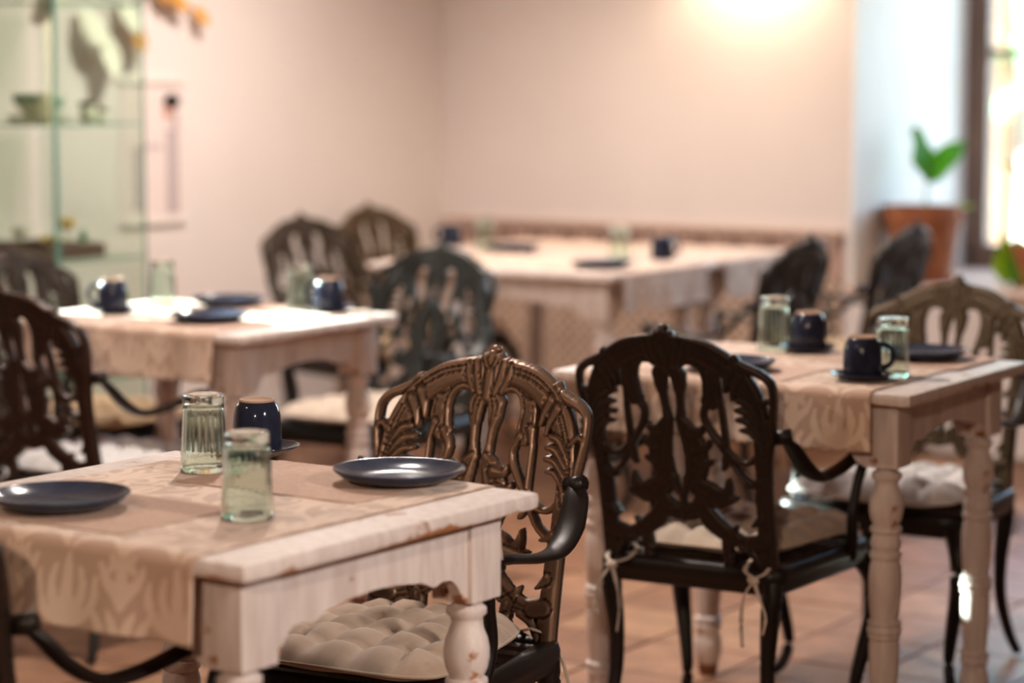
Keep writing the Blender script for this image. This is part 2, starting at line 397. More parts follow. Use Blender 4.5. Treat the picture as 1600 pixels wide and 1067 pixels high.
# ------------------------------------------------------------------ cast metal armchair
SEAT_Z = .41
def zp(pts, flute=0):   # pattern units (0.56 mm, axis at 405, seat line at 945) to metres on the back
    out = []
    for (x, y, w_) in pts:
        yy = y - (.08 + .07 * (y - 100) / 850) * (x - 405)
        out.append(((x - 405) * .000555, (945 - yy) / 880 * .49, w_ * .00056))
    return (out, flute)
FRAME = [zp(p, f) for p, f in (
    ([(750, 1000, 35), (748, 880, 34), (750, 780, 32), (752, 680, 31), (760, 600, 29), (776, 530, 24), (803, 450, 14), (818, 380, 11), (824, 320, 11), (815, 275, 13), (780, 245, 15), (740, 228, 18), (690, 205, 20)], 1),
    ([(684, 174, 8), (692, 192, 11), (684, 212, 16)], 0),
    ([(757, 590, 28), (766, 500, 32), (762, 420, 36), (742, 340, 40), (704, 268, 42), (648, 208, 44), (582, 164, 42), (510, 138, 38), (450, 128, 38), (405, 125, 46)], 0),
    ([(775, 520, 8), (775, 430, 9), (752, 345, 9), (712, 262, 9), (655, 196, 9), (585, 152, 9), (505, 128, 8)], 0),
    ([(700, 250, 22), (676, 292, 17), (664, 330, 8)], 1), ([(668, 222, 22), (648, 262, 16), (638, 300, 7)], 1),
    ([(770, 470, 15), (752, 402, 20), (722, 350, 18), (686, 336, 12)], 1), ([(768, 490, 14), (748, 428, 18), (716, 382, 17), (676, 368, 11)], 1),
    ([(768, 515, 13), (750, 458, 16), (716, 416, 15), (676, 404, 11)], 1), ([(768, 542, 12), (754, 492, 14), (722, 452, 13), (686, 442, 9)], 1),
    ([(770, 362, 12), (800, 342, 10), (818, 352, 9)], 0),
    ([(492, 112, 10), (484, 150, 18), (462, 192, 12)], 0), ([(462, 98, 11), (452, 140, 20), (436, 196, 14)], 0), ([(436, 90, 11), (428, 130, 17), (416, 185, 12)], 0),
    ([(405, 74, 15), (405, 100, 22), (405, 150, 20), (405, 205, 18)], 0), ([(432, 82, 10), (426, 98, 10), (416, 116, 8)], 0),
    ([(740, 640, 20), (706, 652, 7), (690, 650, 4)], 0), ([(740, 772, 22), (700, 797, 8)], 0),
    ([(640, 872, 14), (690, 902, 16), (722, 950, 18)], 0), ([(690, 862, 28), (740, 862, 30)], 0),
)]
SPLAT = [zp(p, f) for p, f in (
    ([(440, 170, 26), (495, 165, 32), (550, 182, 32), (582, 235, 30), (586, 300, 28), (575, 345, 20)], 0),
    ([(468, 190, 9), (505, 184, 10), (540, 206, 10), (556, 250, 10), (550, 310, 9), (540, 330, 8)], 0), ([(606, 240, 7), (612, 300, 7), (606, 345, 7)], 0),
    ([(575, 190, 28), (610, 200, 26), (645, 220, 22)], 0),
    ([(410, 185, 30), (438, 222, 30), (446, 258, 25), (441, 306, 14), (437, 350, 12), (432, 392, 20)], 0),
    ([(440, 196, 9), (462, 226, 12), (458, 262, 8)], 0), ([(418, 210, 9), (428, 250, 11), (430, 286, 6)], 0),
    ([(560, 330, 17), (535, 370, 12), (538, 405, 12), (560, 445, 12), (590, 488, 13), (614, 522, 16)], 0),
    ([(598, 310, 18), (610, 360, 9), (612, 430, 9), (612, 490, 10), (617, 525, 15)], 0),
    ([(613, 514, 16), (646, 546, 11), (692, 566, 10), (732, 552, 12), (758, 518, 17)], 0),
    ([(612, 514, 16), (640, 568, 11), (674, 616, 10), (722, 652, 11)], 0), ([(612, 517, 15), (608, 552, 16), (596, 582, 7)], 2),
    ([(430, 388, 16), (454, 432, 34), (478, 490, 48), (482, 550, 48), (466, 610, 40)], 4),
    ([(468, 436, 24), (508, 440, 17), (522, 422, 8)], 1), ([(486, 492, 26), (528, 496, 17), (546, 478, 8)], 1), ([(494, 545, 24), (530, 556, 15), (546, 548, 7)], 1),
    ([(450, 606, 28), (484, 648, 26), (490, 696, 24), (458, 738, 20), (405, 742, 19)], 3),
    ([(440, 612, 24), (424, 640, 10), (416, 658, 9)], 0), ([(405, 660, 13), (405, 700, 14), (405, 742, 16), (405, 756, 9)], 0), ([(440, 702, 11), (430, 717, 14)], 0),
    ([(480, 640, 38), (530, 668, 42), (572, 690, 34), (602, 662, 19), (608, 618, 4)], 3), ([(556, 692, 34), (606, 694, 20), (642, 692, 4)], 1),
    ([(480, 700, 30), (518, 764, 38), (560, 802, 34), (600, 832, 30), (650, 856, 24), (700, 862, 28), (745, 862, 26)], 3),
    ([(606, 822, 20), (624, 796, 7)], 0), ([(588, 842, 28), (578, 886, 20), (592, 932, 11)], 2), ([(586, 880, 17), (560, 894, 9)], 0), ([(588, 904, 15), (568, 926, 8)], 0),
)]
def back_warp(p, q, d):      # p across, q up, d out of the plate -> chair space
    lean = .22 * q + .10 * q * q; p *= .90
    return (p, -.205 - lean + .33 * p * p * (q / .5 + .35) + d, SEAT_Z - .02 + q * 1.01)
def carved(name, strokes, parent, mats, thick):
    g = .0027; xs = np.arange(-98, 99) * g; ys = np.arange(-4, 190) * g
    X, Y = np.meshgrid(xs, ys); ins, hg = stroke_field(np.abs(X), Y, strokes)
    V = []; Hh = []; key = {}; F = []
    def vid(k, x, y, h):
        if k not in key: key[k] = len(V); V.append((x, y)); Hh.append(h)
        return key[k]
    ny, nx = X.shape; I = ins.tolist(); G = hg.tolist(); xl = xs.tolist(); yl = ys.tolist(); bnd = []
    for j in range(ny - 1):
        for i in range(nx - 1):
            c = ((j, i), (j, i + 1), (j + 1, i + 1), (j + 1, i)); val = [I[a][b_] for a, b_ in c]
            if max(val) <= 0: continue
            poly = []; cross = []
            for k in range(4):
                (a, b_), (a2, b2) = c[k], c[(k + 1) % 4]; v0, v1 = val[k], val[(k + 1) % 4]
                if v0 > 0: poly.append(vid((a, b_), xl[b_], yl[a], G[a][b_]))
                if (v0 > 0) != (v1 > 0):
                    t = min(.9, max(.1, v0 / (v0 - v1))); kk = ('e',) + tuple(sorted(((a, b_), (a2, b2))))
                    idx = vid(kk, xl[b_] + (xl[b2] - xl[b_]) * t, yl[a] + (yl[a2] - yl[a]) * t, .0); poly.append(idx); cross.append((idx, v0 > 0))
            if len(poly) >= 3: F.append(poly)
            if len(cross) == 2:
                a, b_ = cross; bnd.append((a[0], b_[0]) if a[1] else (b_[0], a[0]))
            elif len(cross) == 4:
                for k in (0, 2):
                    a, b_ = (cross[k], cross[k + 1]); bnd.append((a[0], b_[0]) if a[1] else (b_[0], a[0]))
    n_ = len(V); verts = [back_warp(x, y, .003 + thick * h) for (x, y), h in zip(V, Hh)] + [back_warp(x, y, -.003 - .6 * thick * h) for (x, y), h in zip(V, Hh)]
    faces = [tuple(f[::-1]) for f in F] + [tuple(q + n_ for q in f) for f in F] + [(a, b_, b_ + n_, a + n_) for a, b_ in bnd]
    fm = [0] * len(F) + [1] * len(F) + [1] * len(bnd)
    return mk(name, verts, faces, None, parent, True, mats, fm)
def tube_part(name, pts, rad, parent, material, flat=None, seg=10, sub=5, up=(0, 0, 1)):
    q = MB(); q.tube(pts, rad, seg, flat, up=up, sub=sub); return q.build(name, material, parent, True)
def make_chair(front, rear):
    r = empty('metal_armchair'); mats = [front, rear]
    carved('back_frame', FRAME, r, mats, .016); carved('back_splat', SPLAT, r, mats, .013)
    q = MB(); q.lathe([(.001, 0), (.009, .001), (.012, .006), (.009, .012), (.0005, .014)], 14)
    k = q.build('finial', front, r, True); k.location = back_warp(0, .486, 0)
    # moulded seat frame: a section swept round a rounded trapezoid
    out = []
    def corner(cx, cy, rad, a0, a1):
        for t in np.linspace(a0, a1, 6): out.append((cx + rad * math.cos(t), cy + rad * math.sin(t)))
    corner(.172, .165, .05, 0, math.pi / 2); corner(-.172, .165, .05, math.pi / 2, math.pi)
    corner(-.165, -.185, .035, math.pi, 1.5 * math.pi); corner(.165, -.185, .035, 1.5 * math.pi, 2 * math.pi)
    sec = [(0, .012), (.004, .0), (.004, -.012), (-.003, -.020), (-.003, -.030), (-.010, -.040), (-.03, -.042), (-.034, -.036), (-.034, .008), (-.028, .014), (-.008, .016)]
    q = MB(); n_ = len(out); v = []
    cen = Vector((0, 0, 0))
    for i, (x, y) in enumerate(out):
        x0, y0 = out[i - 1]; x1, y1 = out[(i + 1) % n_]; nx, ny = (y1 - y0), -(x1 - x0); L = math.hypot(nx, ny) or 1
        for (d, z) in sec: v.append((x + nx / L * d, y + ny / L * d, SEAT_Z - .014 + z))
    ns = len(sec); f = [(i * ns + k, ((i + 1) % n_) * ns + k, ((i + 1) % n_) * ns + (k + 1) % ns, i * ns + (k + 1) % ns) for i in range(n_) for k in range(ns)]
    q.add(v, f); o = q.build('seat_frame', rear, r); auto_smooth(o, 50)
    for k in range(7):
        y = -.17 + k * .057; hw = .165 + .02 * (y + .2) / .4
        q = MB(); q.box((-hw, y - .016, SEAT_Z - .016), (hw, y + .016, SEAT_Z - .006), .003); q.build('seat_slat', rear, r)
    for s in (-1, 1):
        tube_part('leg', [(s * .19, .18, .385), (s * .222, .212, .33), (s * .226, .218, .26), (s * .206, .20, .16), (s * .194, .188, .08), (s * .204, .20, .03), (s * .222, .222, .011)], [.022, .024, .021, .016, .0125, .013, .012], r, rear, seg=10)
        tube_part('leg', [(s * .176, -.195, .40), (s * .176, -.205, .34), (s * .168, -.20, .25), (s * .168, -.205, .15), (s * .180, -.235, .06), (s * .192, -.262, .011)], [.021, .021, .017, .014, .013, .011], r, rear, seg=10)
        a = tube_part('arm', [(s * .208, -.240, .678), (s * .220, -.218, .657), (s * .230, -.178, .614), (s * .236, -.125, .585), (s * .240, -.06, .584), (s * .242, .01, .594), (s * .243, .08, .607), (s * .241, .118, .609)], [.012, .022, .026, .024, .020, .018, .021, .012], r, rear, flat=[.5, .45, .38, .38, .42, .45, .45, .5], seg=10)
        tube_part('arm_scroll', [(s * .192, -.242, .674), (s * .226, -.232, .680)], [.014, .015], a, rear, sub=1)
        tube_part('arm_post', [(s * .240, .095, .602), (s * .237, .108, .58), (s * .229, .096, .53), (s * .226, .084, .47), (s * .222, .096, .42), (s * .214, .108, .385)], [.020, .012, .0105, .0115, .013, .016], r, rear, up=(0, 1, 0), seg=8)
    return r
def make_cushion(material, tie=True):
    r = empty('seat_cushion'); n_ = 44; q = MB()
    def outline(u, v):      # superellipse trapezoid
        e = 5.0; rr = (abs(u) ** e + abs(v) ** e) ** (1 / e)
        mx_ = max(abs(u), abs(v)); sc = mx_ / rr if rr > 0 else 1
        hw = .188 + .030 * v; return u * sc * hw, v * sc * .210 + .024
    top = []; bot = []
    for j in range(n_ + 1):
        for i in range(n_ + 1):
            u, v = -1 + 2 * i / n_, -1 + 2 * j / n_; x, y = outline(u, v); mx_ = max(abs(u), abs(v))
            prof = (1 - mx_ ** 5) ** .5
            cu, cv = (u * .5 + .5) * 5, (v * .5 + .5) * 5
            tuft = abs(math.sin(math.pi * cu)) * abs(math.sin(math.pi * cv))
            tuft = tuft ** .55
            dimple = math.exp(-((cu - round(cu)) ** 2 + (cv - round(cv)) ** 2) / .03) if .5 < cu < 4.5 and .5 < cv < 4.5 else 0
            pucker = .004 * math.sin(14 * math.pi * (u if abs(v) > abs(u) else v)) * (mx_ ** 6)
            top.append((x, y, .026 + prof * (.014 + .024 * tuft - .010 * dimple) + pucker * prof)); bot.append((x * .985, y * .985, .026 - prof * (.020) + .002 * math.sin(9 * u + 4 * v) * prof))
    W_ = n_ + 1
    q.add(top, [(j * W_ + i, j * W_ + i + 1, (j + 1) * W_ + i + 1, (j + 1) * W_ + i) for j in range(n_) for i in range(n_)])
    q.add(bot, [(j * W_ + i, (j + 1) * W_ + i, (j + 1) * W_ + i + 1, j * W_ + i + 1) for j in range(n_) for i in range(n_)])
    q.build('pad', material, r, True)
    rim = [outline(math.copysign(min(1, abs(1.415 * math.cos(t))), math.cos(t)), math.copysign(min(1, abs(1.415 * math.sin(t))), math.sin(t))) for t in np.linspace(0, 2 * math.pi, 73)]
    q = MB(); q.tube([(x * 1.0, y * 1.0, .026) for x, y in rim], .0026, 6, sub=1); q.build('piping', material, r, True)
    q = MB(); q.lathe([(.0005, .006), (.004, .005), (.006, .001), (.005, -.003)], 10); bm0 = None
    for i in range(1, 5):
        for j in range(1, 5):
            u, v = -1 + 2 * i / 5, -1 + 2 * j / 5; x, y = outline(u, v)
            if bm0 is None: k = q.build('button', material, r, True); bm0 = k.data
            else: k = bpy.data.objects.new('button', bm0); COL.objects.link(k); k.parent = r
            k.location = (x, y, .0285)
    if tie:
        for s in (-1, 1):
            x, y = s * .150, -.186
            pl = [(x, y, .02), (x + s * .022, y - .012, .012), (x + s * .024, y - .045, -.004), (x + s * .006, y - .056, -.014)]
            pr_ = [(x, y, .02), (x - s * .022, y - .004, .012), (x - s * .022, y - .040, -.004), (x + s * .006, y - .056, -.014)]
            t = tube_part('tie', pl, .005, r, material, flat=.5, seg=6); tube_part('strand', pr_, .005, t, material, flat=.5, seg=6)
            tube_part('knot', [(x - s * .004, y - .058, -.014), (x + s * .006, y - .062, -.018), (x + s * .015, y - .058, -.016)], [.006, .010, .006], t, material, seg=8)
            tube_part('tail', [(x + s * .006, y - .060, -.018), (x + s * .022, y - .072, -.045), (x + s * .036, y - .070, -.085), (x + s * .032, y - .074, -.12)], .0048, t, material, flat=.45, seg=6)
            tube_part('tail', [(x + s * .006, y - .060, -.018), (x - s * .010, y - .070, -.05), (x - s * .016, y - .068, -.10), (x - s * .012, y - .070, -.15)], .0048, t, material, flat=.45, seg=6)
    return r
CH = 'cast metal armchairs with openwork backs'; CU = 'tied seat cushions'
protos = {}; cprotos = {}
def remat(root, front, rear):
    seen_ = {}
    for ch in root.children_recursive:
        if ch.type != 'MESH': continue
        if ch.data.name not in seen_:
            d = ch.data.copy(); seen_[ch.data.name] = d
            ms = [m_ for m_ in d.materials]; d.materials.clear()
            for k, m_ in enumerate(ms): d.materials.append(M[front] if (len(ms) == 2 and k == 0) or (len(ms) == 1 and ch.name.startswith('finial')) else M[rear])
        ch.data = seen_[ch.data.name]
base_chair = None
def chair(loc, yaw, front, rear, label, cush, clabel):
    """yaw: facing direction measured from +Y towards +X"""
    global base_chair
    key = (front, rear)
    if key not in protos:
        if base_chair is None: c = base_chair = make_chair(front, rear)
        else: c = copy_tree(base_chair); remat(c, front, rear)
        protos[key] = c
    else: c = copy_tree(protos[key])
    c.location = (loc[0], loc[1], 0); c.rotation_euler = (0, 0, -R(yaw)); tag(c, label, 'chair', CH)
    if cush:
        if cush not in cprotos: k = cprotos[cush] = make_cushion(cush)
        else: k = copy_tree(cprotos[cush])
        k.location = (loc[0], loc[1], SEAT_Z + .002 - .008 + .006); k.rotation_euler = (0, 0, -R(yaw)); tag(k, clabel, 'cushion', CU)
    return c
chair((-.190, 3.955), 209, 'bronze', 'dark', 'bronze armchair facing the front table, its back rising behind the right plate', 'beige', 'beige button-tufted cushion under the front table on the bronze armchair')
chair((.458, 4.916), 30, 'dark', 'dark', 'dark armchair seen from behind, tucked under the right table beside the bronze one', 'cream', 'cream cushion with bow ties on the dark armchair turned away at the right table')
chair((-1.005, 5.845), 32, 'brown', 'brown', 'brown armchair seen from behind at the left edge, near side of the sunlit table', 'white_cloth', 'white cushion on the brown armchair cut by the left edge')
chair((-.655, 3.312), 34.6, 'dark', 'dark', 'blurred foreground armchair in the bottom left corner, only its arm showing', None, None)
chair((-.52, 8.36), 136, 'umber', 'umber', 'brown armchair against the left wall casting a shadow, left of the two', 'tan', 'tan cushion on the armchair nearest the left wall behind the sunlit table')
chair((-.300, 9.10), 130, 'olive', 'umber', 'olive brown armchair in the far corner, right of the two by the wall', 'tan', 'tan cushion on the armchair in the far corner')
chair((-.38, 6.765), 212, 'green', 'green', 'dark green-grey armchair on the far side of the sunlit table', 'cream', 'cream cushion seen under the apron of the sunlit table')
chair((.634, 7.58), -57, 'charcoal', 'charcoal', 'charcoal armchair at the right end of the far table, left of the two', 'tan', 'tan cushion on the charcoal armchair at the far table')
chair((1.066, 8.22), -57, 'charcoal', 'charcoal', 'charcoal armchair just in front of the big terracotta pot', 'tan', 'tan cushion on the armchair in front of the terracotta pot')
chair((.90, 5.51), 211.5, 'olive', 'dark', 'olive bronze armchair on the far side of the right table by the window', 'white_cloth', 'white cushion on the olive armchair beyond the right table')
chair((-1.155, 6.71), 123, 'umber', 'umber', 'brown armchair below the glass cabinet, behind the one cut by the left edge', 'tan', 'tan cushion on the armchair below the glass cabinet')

# ------------------------------------------------------------------ tables
TZ = .76
def apron_mesh(L, name, parent):
    q = MB(); n_ = 48; up = TZ - .024; v = []
    def low(t):
        t = min(t, 1 - t)
        for (t0, z0), (t1, z1) in zip(((0, .606), (.03, .608), (.06, .632), (.10, .648), (.15, .650), (.19, .645), (.27, .657), (.40, .664)), ((.03, .608), (.06, .632), (.10, .648), (.15, .650), (.19, .645), (.27, .657), (.40, .664), (.51, .666))):
            if t <= t1: k = (t - t0) / (t1 - t0); k = k * k * (3 - 2 * k); return z0 + (z1 - z0) * k
        return .666
    for i in range(n_ + 1):
        t = i / n_; x = -L / 2 + L * t; z = low(t); v += [(x, -.010, z), (x, -.010, up), (x, .010, up), (x, .010, z)]
    f = []
    for i in range(n_):
        for k in range(4): f.append((4 * i + k, 4 * i + (k + 1) % 4, 4 * i + 4 + (k + 1) % 4, 4 * i + 4 + k))
    f += [(0, 3, 2, 1), (4 * n_, 4 * n_ + 1, 4 * n_ + 2, 4 * n_ + 3)]
    q.add(v, f); o = q.build(name, 'paint', parent); auto_smooth(o, 35); return o
LEG = [(.020, .604), (.022, .598), (.030, .592), (.030, .584), (.024, .578), (.022, .572), (.025, .562), (.031, .548), (.034, .532), (.034, .518), (.031, .502), (.026, .492), (.025, .488), (.031, .486), (.032, .481), (.031, .476), (.026, .473), (.028, .464), (.0315, .454), (.029, .444), (.026, .439), (.031, .436), (.032, .430), (.031, .424), (.027, .420), (.031, .408), (.033, .385), (.032, .350), (.0295, .315), (.027, .302), (.032, .298), (.034, .293), (.031, .288), (.034, .284), (.035, .279), (.034, .274), (.031, .270), (.033, .265), (.028, .260), (.0305, .25), (.030, .20), (.026, .15), (.025, .137), (.031, .133), (.032, .127), (.028, .122), (.031, .118), (.032, .112), (.028, .107), (.025, .10), (.030, .085), (.032, .07), (.031, .05), (.026, .030), (.024, .026)]
leg_data = None
def make_table(name, A, B, label, group, loc, yaw, ctr_b=0):
    """A along local y (yaw direction), B along local x"""
    global leg_data
    r = empty(name, (loc[0], loc[1], 0), -R(yaw)); tag(r, label, 'table', group)
    q = MB(); q.box((-B / 2, -A / 2, TZ - .026), (B / 2, A / 2, TZ), .0095); o = q.build('tabletop', 'paint', r); auto_smooth(o, 35)
    ax, ay = B / 2 - .078, A / 2 - .078
    for s in (-1, 1):
        o = apron_mesh(2 * ax - .06, 'apron', r); o.location = (0, s * (ay + .018), 0)
        o = apron_mesh(2 * ay - .06, 'apron', r); o.location = (s * (ax + .018), 0, 0); o.rotation_euler = (0, 0, R(90))
    for sx in (-1, 1):
        for sy in (-1, 1):
            if leg_data is None:
                q = MB(); q.box((-.037, -.037, .606), (.037, .037, TZ - .0262), .004); q.lathe(LEG, 28)
                q2 = MB(); q2.lathe([(.0005, .026), (.024, .026), (.023, .015), (.019, .0), (.0005, 0)], 24)
                o = q.build('leg', 'paint_leg', r); auto_smooth(o, 45); f = q2.build('foot', 'foot_wood', o, True); leg_data = (o.data, f.data)
            else:
                o = bpy.data.objects.new('leg', leg_data[0]); COL.objects.link(o); o.parent = r
                f = bpy.data.objects.new('foot', leg_data[1]); COL.objects.link(f); f.parent = o
            o.location = (sx * ax, sy * ay, 0); o.rotation_euler = (0, 0, R(90 * (sx + 2 * sy)))
    return r
TG = 'white distressed dining tables'
T1 = ((-.442, 3.434), 34.6); T2 = ((.594, 5.080), 31.5); T3 = ((-.805, 6.160), 32.0); T4 = ((.092, 7.99), 33.0); T5 = ((.374, 8.606), 33.0)
make_table('dining_table', .66, .72, 'distressed white wooden table in the left foreground', TG, *T1)
make_table('dining_table', .66, .80, 'distressed white wooden table on the right, below the window', TG, *T2)
make_table('dining_table', .66, .80, 'white wooden table on the left with sunlight across its top', TG, *T3)
make_table('dining_table', .66, .95, 'white wooden table at the back, nearer of the two pushed together', TG, *T4)
make_table('dining_table', .66, 1.15, 'white wooden table at the back, closest to the tiled wall', TG, *T5)

# ------------------------------------------------------------------ damask runners
MOTIF = [[(4, 6, 3), (22, 22, 4), (48, 40, 5), (62, 70, 5), (56, 98, 5), (38, 108, 5), (24, 98, 4), (24, 84, 3), (34, 80, 4)],
         [(30, 26, 4), (44, 24, 6), (58, 14, 5), (66, 4, 2)], [(52, 44, 4), (62, 44, 6), (69, 36, 2)], [(62, 70, 5), (68, 84, 6), (69, 104, 2)], [(56, 98, 5), (64, 112, 6), (62, 132, 5), (54, 146, 2)],
         [(46, 106, 4), (48, 122, 6), (40, 138, 4), (32, 146, 2)], [(30, 104, 4), (24, 116, 5), (14, 122, 2)], [(40, 96, 2), (46, 86, 4), (40, 70, 3), (30, 64, 2)],
         [(0, 126, 4), (0, 150, 8), (0, 176, 6), (0, 196, 2)], [(3, 132, 3), (14, 146, 6), (20, 164, 5), (16, 184, 2)], [(5, 128, 3), (26, 140, 5), (36, 158, 5), (36, 178, 2)],
         [(0, 4, 6), (0, 28, 8), (0, 52, 6), (0, 74, 2)], [(4, 14, 3), (14, 34, 5), (16, 52, 4), (10, 70, 2)], [(10, 86, 5), (6, 92, 5), (10, 98, 4)], [(70, 150, 3), (62, 166, 6), (50, 176, 5), (42, 192, 2)], [(70, 158, 4), (69, 180, 6), (66, 198, 2)], [(54, 186, 3), (60, 192, 4), (56, 198, 3)]]
def damask(u, v, k=.001):
    k_ = 1.35; u = u / k_; v = v / k_; row = np.floor(v / .2); uu = np.mod(u + .07 * np.mod(row, 2), .14); uu = np.minimum(uu, .14 - uu); vv = np.mod(v, .2)
    best = np.full(u.shape, -1.0)
    for st in MOTIF:
        i_, _ = stroke_field(uu / .001, vv / .001, [(st, 0)])
        best = np.maximum(best, i_)
    return np.clip(.45 + best * .28, 0, 1)
runner_cache = {}
def runner(label, T, L, W, hang, axis, off=(0, 0), seed=0):
    """cloth of width W lying along the table's local y (axis 'y') or x; L is the table length in that direction"""
    r_ = .016; n_u = int(W / .005); tot = L + 2 * hang; n_v = int(tot / .005); rng = random.Random(seed); ph = rng.random() * 6
    key = (L, W, hang, axis, seed)
    U, Vv = np.meshgrid(np.linspace(-W / 2, W / 2, n_u + 1), np.linspace(-tot / 2, tot / 2, n_v + 1))
    S_ = np.abs(Vv) - (L / 2 + .004 - r_); sg = np.sign(Vv); arc = r_ * math.pi / 2
    t = np.clip(S_ / arc, 0, 1) * math.pi / 2; ex = np.clip(S_ - arc, 0, None)
    y = np.where(S_ < 0, Vv, sg * (L / 2 + .004 - r_ + r_ * np.sin(t)))
    z = TZ + .0018 - np.where(S_ < 0, 0, r_ * (1 - np.cos(t)) + ex)
    wave = .0075 * np.sin(U * 17 + ph) + .004 * np.sin(U * 41 + ph * 2)
    y = y + sg * np.clip(ex / hang, 0, 1) * (.014 + wave)
    x = U * (1 + .012 * np.clip(ex / hang, 0, 1)); z = z + .0005 * np.sin(U * 60 + ph) * np.sin(Vv * 23)
    dm = damask(U + .03, Vv + .06 + 10)
    if axis == 'x': vx, vy = y, -x
    else: vx, vy = x, y
    P = np.stack([vx.ravel(), vy.ravel(), z.ravel()], 1); Wn = n_u + 1
    F = [(j * Wn + i, j * Wn + i + 1, (j + 1) * Wn + i + 1, (j + 1) * Wn + i) for j in range(n_v) for i in range(n_u)]
    o = mk('table_runner', P.tolist(), F, 'damask', None, True)
    a = o.data.attributes.new('damask', 'FLOAT', 'POINT'); a.data.foreach_set('value', dm.ravel().astype(np.float32))
    sm = o.modifiers.new('thickness', 'SOLIDIFY'); sm.thickness = .0015; sm.offset = 1
    yaw = R(T[1]); o.rotation_euler = (0, 0, -yaw)
    c_, s_ = math.cos(-yaw), math.sin(-yaw); o.location = (T[0][0] + off[0] * c_ - off[1] * s_, T[0][1] + off[0] * s_ + off[1] * c_, 0)
    tag(o, label, 'table runner', 'damask table runners'); return o
runner('beige damask runner hanging over the near side of the foreground table', T1, .66, .56, .112, 'y', seed=1)
runner('beige damask runner hanging over the near side of the right table', T2, .66, .64, .115, 'y', seed=2)
runner('beige damask runner draped over the sunlit table on the left', T3, .66, .64, .115, 'y', seed=3)
runner('beige damask runner over the nearer of the two back tables', T4, .95, .55, .125, 'x', seed=4)
runner('beige damask runner over the back table closest to the tiled wall', T5, 1.15, .55, .125, 'x', seed=5)

# ------------------------------------------------------------------ tableware
TOP = TZ + .0040
def onto(T, a, b_, z=0.0):       # a along the table's yaw direction, b to its left
    yaw = R(T[1]); A_ = Vector((math.sin(yaw), math.cos(yaw), 0)); B_ = Vector((-math.cos(yaw), math.sin(yaw), 0))
    p = Vector((T[0][0], T[0][1], 0)) + A_ * a + B_ * b_; p.z = TOP + z; return p
plate_p = mat_p = saucer_p = mug_p = glass_p = None
def placemat(p, yaw, label, w_=.34, d_=.24):
    global mat_p
    if mat_p is None:
        q = MB(); q.box((-w_ / 2, -d_ / 2, 0), (w_ / 2, d_ / 2, .0012), .0004); mat_p = q.build('placemat', 'kraft')
        o = mat_p
    else: o = mat_p.copy(); COL.objects.link(o)
    o.location = p; o.rotation_euler = (0, 0, -R(yaw)); tag(o, label, 'placemat', 'kraft paper placemats')
def plate(p, label, sc=1.0):
    global plate_p
    if plate_p is None:
        r = empty('plate'); q = MB()
        prof = [(.0005, .006), (.04, .006), (.060, .0072), (.075, .0105), (.088, .016), (.0965, .0212), (.0985, .0222), (.0990, .0212), (.0975, .0190), (.088, .0115), (.075, .0050), (.062, .0022), (.058, .0012), (.056, .0), (.052, .0012), (.0005, .0014)]
        q.lathe(prof[::-1], 72); q.build('dish', 'slate', r, True)
        plate_p = o = r
    else: o = copy_tree(plate_p)
    o.location = p; o.scale = (sc,) * 3; tag(o, label, 'plate', 'slate blue stoneware plates')
def saucer(p, label):
    global saucer_p
    if saucer_p is None:
        r = empty('saucer'); q = MB()
        q.lathe([(.0005, .0012), (.030, .0012), (.033, .0), (.036, .0018), (.050, .006), (.062, .0125), (.0655, .015), (.0655, .0162), (.063, .0152), (.050, .0092), (.036, .0052), (.0005, .0045)], 56)
        q.build('dish', 'navy', r, True); saucer_p = o = r
    else: o = copy_tree(saucer_p)
    o.location = p; tag(o, label, 'saucer', 'navy stoneware saucers')
def mug(p, rz, label):
    global mug_p
    if mug_p is None:
        r = empty('mug'); q = MB()
        # upside down: the mouth rests on the saucer, the foot ring is on top
        q.lathe([(.0005, .074), (.026, .073), (.0335, .066), (.0365, .045), (.0372, .002), (.0376, .0005), (.0386, .0005), (.0392, .003), (.0390, .040), (.0375, .058), (.0340, .072), (.0290, .0800), (.0282, .0806)], 56)
        q.build('body', 'navy', r, True)
        q = MB(); q.lathe([(.0282, .0806), (.0285, .0832), (.0275, .0842), (.0255, .0838), (.0248, .0815), (.0005, .0805)], 56); q.build('foot_ring', 'raw_clay', r, True)
        tube_part('handle', [(.034, 0, .066), (.048, 0, .066), (.060, 0, .056), (.062, 0, .040), (.055, 0, .026), (.037, 0, .018)], [.0065, .0058, .0055, .0055, .0058, .007], r, 'navy', flat=1.25, up=(0, 1, 0), seg=10)
        mug_p = o = r
    else: o = copy_tree(mug_p)
    o.location = p + Vector((0, 0, .0050)); o.rotation_euler = (0, 0, R(rz)); tag(o, label, 'mug', 'upturned navy mugs')
